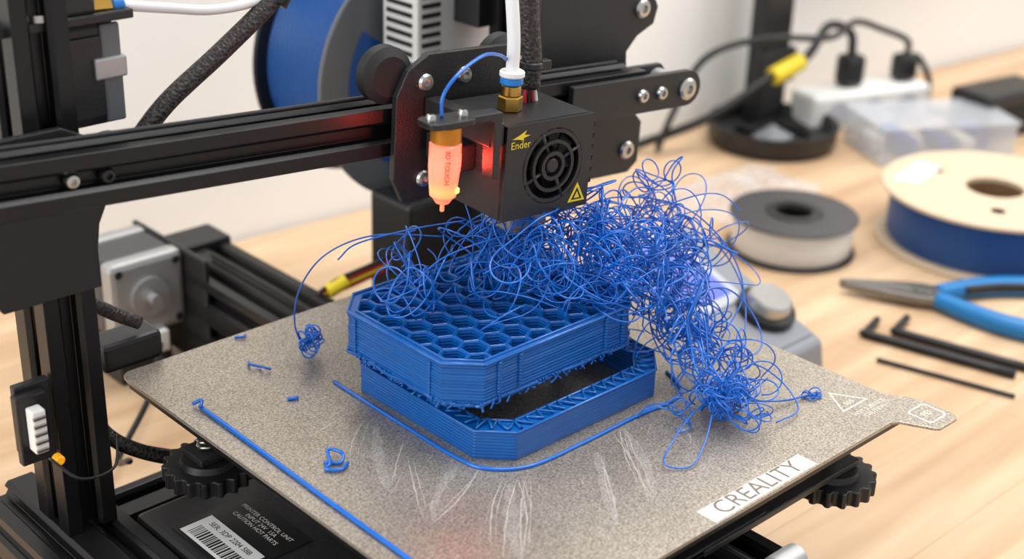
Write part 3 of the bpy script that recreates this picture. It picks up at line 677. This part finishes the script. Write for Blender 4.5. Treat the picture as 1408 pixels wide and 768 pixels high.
mesh('filament_scraps',v,f,M_blue,None,smooth=True)
# ---------------------------------------------------------------- spools
def spool(name,c,r,h,hub,fl,wound,core,ax=(0,0,1),rin=None,th=.35,fr=.86):
    e=empty(name,c);z=Vector(ax).normalized()
    q=Vector((0,0,1)).rotation_difference(z);e.rotation_mode='QUATERNION';e.rotation_quaternion=q
    rin=rin or hub*.8
    for i,z0 in enumerate((0,h-th)):
        lathe('flange_%d'%i,[(rin,z0),(r-.08,z0),(r,z0+.08),(r,z0+th-.08),(r-.08,z0+th),(rin,z0+th),(rin,z0)],(0,0,0),(0,0,1),fl[i],e,72)
    lathe('core',[(rin,th),(hub,th),(hub,h-th),(rin,h-th),(rin,th)],(0,0,0),(0,0,1),core,e,48)
    R=r*fr
    lathe('wound_filament',[(hub,th),(R-.1,th),(R,th+.2),(R+.03,h/2),(R,h-th-.2),(R-.1,h-th),(hub,h-th),(hub,th)],(0,0,0),(0,0,1),wound,e,72)
    return e
s1=spool('filament_spool',(40.4,14.8,0),4.4,2.7,1.7,(M_plas,M_sdark),M_wwound,M_plas,th=.22,fr=.93,rin=1.25)
lathe('hub_ring',[(1.25,2.7),(2.0,2.7),(1.9,2.82),(1.3,2.82),(1.25,2.7)],(0,0,0),(0,0,1),M_plas,s1,48)
lathe('hub_shade_disc',[(1.25,.3),(.001,.3)],(0,0,0),(0,0,1),M_dark,s1,32)  # added dark disc, paints the shade inside the open hub hole
s2=spool('filament_spool',(52.2,6.6,0),7.7,4.1,2.6,(M_card,M_card),M_bwound,mat('spool_core_brown',(120,92,62),.6),th=.3,fr=.9,rin=2.0)
prism('spool_sticker',[(-3.6,3.9),(.6,4.6),(.6,6.4),(-4.2,5.6)],4.1,4.12,M_white,s2,axis='z',bevel=0)
for k in range(3):
    a=-.5+k*2.1;lathe('flange_hole_%d'%k,[(.5,4.11),(.001,4.11)],(4.6*math.cos(a),4.6*math.sin(a),0),(0,0,1),M_bwound,s2,24)
s3=spool('filament_spool',(12,26.4,16.2),7.0,6.2,2.4,(M_plas,M_sgrey),M_bwound,M_plas,ax=(0,-1,0),th=.3,fr=.9,rin=1.0)
for i in range(5):
    a0=2*math.pi*i/5;v3=[];N=8
    for k in range(N+1):
        a=a0+.9*k/N;v3.append((3.0*math.cos(a),3.0*math.sin(a),6.22))
    for k in range(N,-1,-1):
        a=a0+.9*k/N;v3.append((5.2*math.cos(a),5.2*math.sin(a),6.22))
    mesh('flange_window_%d'%i,v3,[tuple(range(len(v3)))],M_bwound,s3)
lid=empty('spool_lid',(57.5,29.5,0))
lathe('dish',[(3.2,.2),(5.0,.2),(5.3,.6),(5.4,1.9),(5.1,1.9),(4.9,.9),(3.2,.6),(3.2,.2)],(0,0,0),(0,0,1),M_plas,lid,64)
lathe('dish_floor',[(.01,0),(5.0,0),(5.0,.25),(.01,.25)],(0,0,0),(0,0,1),M_plas,lid,48)
mesh('crumpled_wrap',[(-1.6,-1,.4),(1.4,-1.3,.5),(2,.6,.6),(.3,1.6,.5),(-1.8,1,.4),(0,0,1.6),(.8,.2,1.2)],[(0,1,5),(1,2,6),(1,6,5),(2,3,6),(3,5,6),(3,4,5),(4,0,5)],M_clear,lid)
# ---------------------------------------------------------------- hand tools
pl=empty('pliers',(39.7,4.0,.62),None,(0,0,math.radians(-58)))
for s in (1,-1):
    jaw=[(-5.2,.05*s),(-4.6,.35*s),(-1.6,.95*s),(-.2,1.15*s),(.9,1.0*s),(1.2,.2*s),(.2,-.3*s),(-1,.02*s),(-2,.05*s)]
    prism('jaw_%d'%(s+1),jaw,-.25+(.02*s),.3+(.02*s),M_tool,pl,axis='z',bevel=.08)
    g=[(1.0,.55*s,0),(2.6,1.7*s,0),(5,3.0*s,0),(8,3.6*s,0),(11.5,3.3*s,0),(14,2.6*s,0)]
    tube('grip_%d'%(s+1),g,lambda t:.55+.12*math.sin(t*math.pi),M_bgrip,pl,n=16)
    tube('grip_inlay_%d'%(s+1),[(a,b-.4*s,c+.1) for a,b,c in g[1:]],.36,M_plas,pl,n=10)
cyl('pivot',(0,0,-.3),(0,0,.42),.6,M_tool,pl)
def hexkey(x0,y0,x1,y1,short,r,z):
    p0=Vector((x0,y0,z));p1=Vector((x1,y1,z));d=(p1-p0).normalized();nn=Vector((-d.y,d.x,0))
    pts=[tuple(p0+nn*short),tuple(p0+nn*.6),tuple(p0+nn*.17+d*.17),tuple(p0+d*.6),tuple(p1)]
    return tube('hex_key',pts,r,M_plas,None,n=6,sub=5)
hexkey(32.7,3.5,35.0,-5.2,2.3,.26,.28)
hexkey(34.4,2.5,36.4,-5.5,2.3,.26,.28)
tube('cleaning_rod',[(30.6,1.2,.16),(31.7,-2.5,.16),(32.8,-6.4,.16)],.13,M_plas,None,n=8)
# ---------------------------------------------------------------- back clutter
st=empty('monitor_stand',(60,32.5,0))
box('post',-1.9,1.9,-.8,.8,.8,40,M_plas,st,.2)
box('foot_plate',-3.0,3.0,-1.2,1.2,0,.9,M_plas,st,.3)
box('clamp',-2.4,2.4,-1.2,-.6,4,7,M_plas,st,.2)
ps=empty('power_strip',(67.8,28.0,0),None,(0,0,math.radians(-18)))
box('body',-6.2,6.2,-1.8,1.8,0,3.4,M_white,ps,.4)
for i,x in enumerate((-3.6,0,3.6)): cyl('socket_%d'%i,(x,-1.75,1.7),(x,-1.85,1.7),1.2,M_lgrey,ps)
rotz=Matrix.Rotation(math.radians(-18),3,'Z')
W=lambda L:[tuple(rotz@Vector(p)+Vector((67.8,28.0,0))) for p in L]
def plug(e,x0,x1,y0,y1,z1):
    b=box('plug',x0,x1,y0,y1,3.42,z1,M_plas,e,.5);b.location=Vector((67.8,28.0,0))*S;b.rotation_euler=(0,0,math.radians(-18))
c1=empty('power_cable');plug(c1,-2.4,-.2,-.6,1.2,6.2)
tube('cable',W([(-1.3,.3,6.0),(-1.6,.5,8.0),(-4,.5,8.8),(-8,-2.2,7.2),(-12,-2.6,5.8),(-17,-2.2,3),(-23,0,.4)]),.38,M_plas,c1)
a_,b_=W([(-11.5,-2.7,6.0),(-8.6,-2.4,7.0)]);cyl('cable_tag',a_,b_,.75,M_yel,c1)
c2=empty('power_cable');plug(c2,3.4,5.4,-.8,1,5.8)
tube('cable',W([(4.4,0,5.6),(4.4,.2,6.9),(1.8,.5,8.0),(-1.5,.2,9.0),(-6,-2.4,8.7),(-13,-2.8,9.3),(-18,-2.4,8),(-20,-1.6,3.5),(-21,-1.3,.4)]),.28,M_plas,c2)
tube('cable_b',W([(4.6,0,5.6),(6,.2,5.2),(7.6,.3,3),(8,.2,.4),(9.5,-2,.4)]),.28,M_plas,c2)
pb=empty('plastic_parts_box',(66.4,20.2,0),None,(0,0,math.radians(-30)))
for nm,a in (('base',(-6,6,-3.3,3.3,0,.2)),('side_a',(-6,6,-3.3,-3.1,.2,3.0)),('side_b',(-6,6,3.1,3.3,.2,3.0)),('side_c',(-6,-5.8,-3.1,3.1,.2,3.0)),('side_d',(5.8,6,-3.1,3.1,.2,3.0)),('lid',(-6.2,6.2,-3.5,3.5,3.0,3.2))): box(nm,*a,M_clear,pb,.05)
for i in range(6):
    rr=random.Random(i);x=-5.3+i*1.8;box('blue_part_%d'%i,x,x+1.3,rr.uniform(-2.6,0),rr.uniform(.6,2.6),.25,rr.uniform(1.0,2.0),M_bspool if i%2 else M_white,pb,.1)
wb=empty('power_adapter',(75.5,19.3,0),None,(0,0,math.radians(-10)))
box('body',-3.8,4.5,-2.2,2.2,0,4.0,M_plas,wb,.4);box('label',-3,3.5,-2.23,-2.2,1,3.0,M_dark,wb,0);cyl('cord_stub',(-3.7,0,2),(-4.9,0,2),.5,M_plas,wb)
def bag(c,sx,sy,seed):
    bg=empty('plastic_bag',c)
    rr=random.Random(seed);N=14;v=[];f=[]
    for i in range(N):
        for j in range(N): v.append((-sx+2*sx*i/(N-1)+rr.uniform(-.3,.3),-sy+2*sy*j/(N-1)+rr.uniform(-.2,.2),.1+rr.uniform(0,1.1)*abs(math.sin(math.pi*i/(N-1))*math.sin(math.pi*j/(N-1)))**.4))
    for i in range(N-1):
        for j in range(N-1): f.append((i*N+j,i*N+j+1,(i+1)*N+j+1,(i+1)*N+j))
    mesh('film',v,f,M_clear,bg)
bag((46.0,23.6,0),6,3.6,2)
# ---------------------------------------------------------------- lights
w=bpy.data.worlds.new('World');scn.world=w;w.use_nodes=True;w.node_tree.nodes['Background'].inputs[0].default_value=(.96,.97,1,1);w.node_tree.nodes['Background'].inputs[1].default_value=.72
def alight(name,loc,tgt,size,power,col=(1,1,1)):
    l=bpy.data.lights.new(name,'AREA');l.shape='SQUARE';l.size=size;l.energy=power;l.color=col
    o=bpy.data.objects.new(name,l);COL.objects.link(o);o.location=loc;o.rotation_euler=(Vector(tgt)-Vector(loc)).to_track_quat('-Z','Y').to_euler();return o
alight('ceiling_softbox',(.45,.0,1.5),(.25,.15,0),.8,20,(1,.985,.96))
alight('window_light_left',(-1.3,.1,.75),(.1,.25,.1),.9,14,(.98,.99,1))
alight('window_light_right',(1.3,-.5,.95),(.4,.1,.05),.8,8,(1,.98,.95))
l=bpy.data.lights.new('probe_light','POINT');l.energy=.028;l.color=(1,.05,.03);l.shadow_soft_size=.004
o=bpy.data.objects.new('probe_light',l);COL.objects.link(o);o.parent=G;o.location=Vector((.7,-4.0,-.2))*S
# ---------------------------------------------------------------- camera
a,b,c=[math.radians(q) for q in (45.98,24.567,1.963)]
fwd=Vector((math.cos(a)*math.cos(b),math.sin(a)*math.cos(b),-math.sin(b)));rt=Vector((math.sin(a),-math.cos(a),0));up=rt.cross(fwd)
r_=rt*math.cos(c)+up*math.sin(c);u_=-rt*math.sin(c)+up*math.cos(c)
cam=bpy.data.cameras.new('camera');co=bpy.data.objects.new('camera',cam);COL.objects.link(co);scn.camera=co
co.matrix_world=Matrix(((r_.x,u_.x,-fwd.x,-.3658),(r_.y,u_.y,-fwd.y,-.374),(r_.z,u_.z,-fwd.z,.3851),(0,0,0,1)))
cam.sensor_width=36;cam.lens=1967.2*36/1408;cam.clip_start=.01
cam.dof.use_dof=True;cam.dof.focus_distance=.57;cam.dof.aperture_fstop=7.5
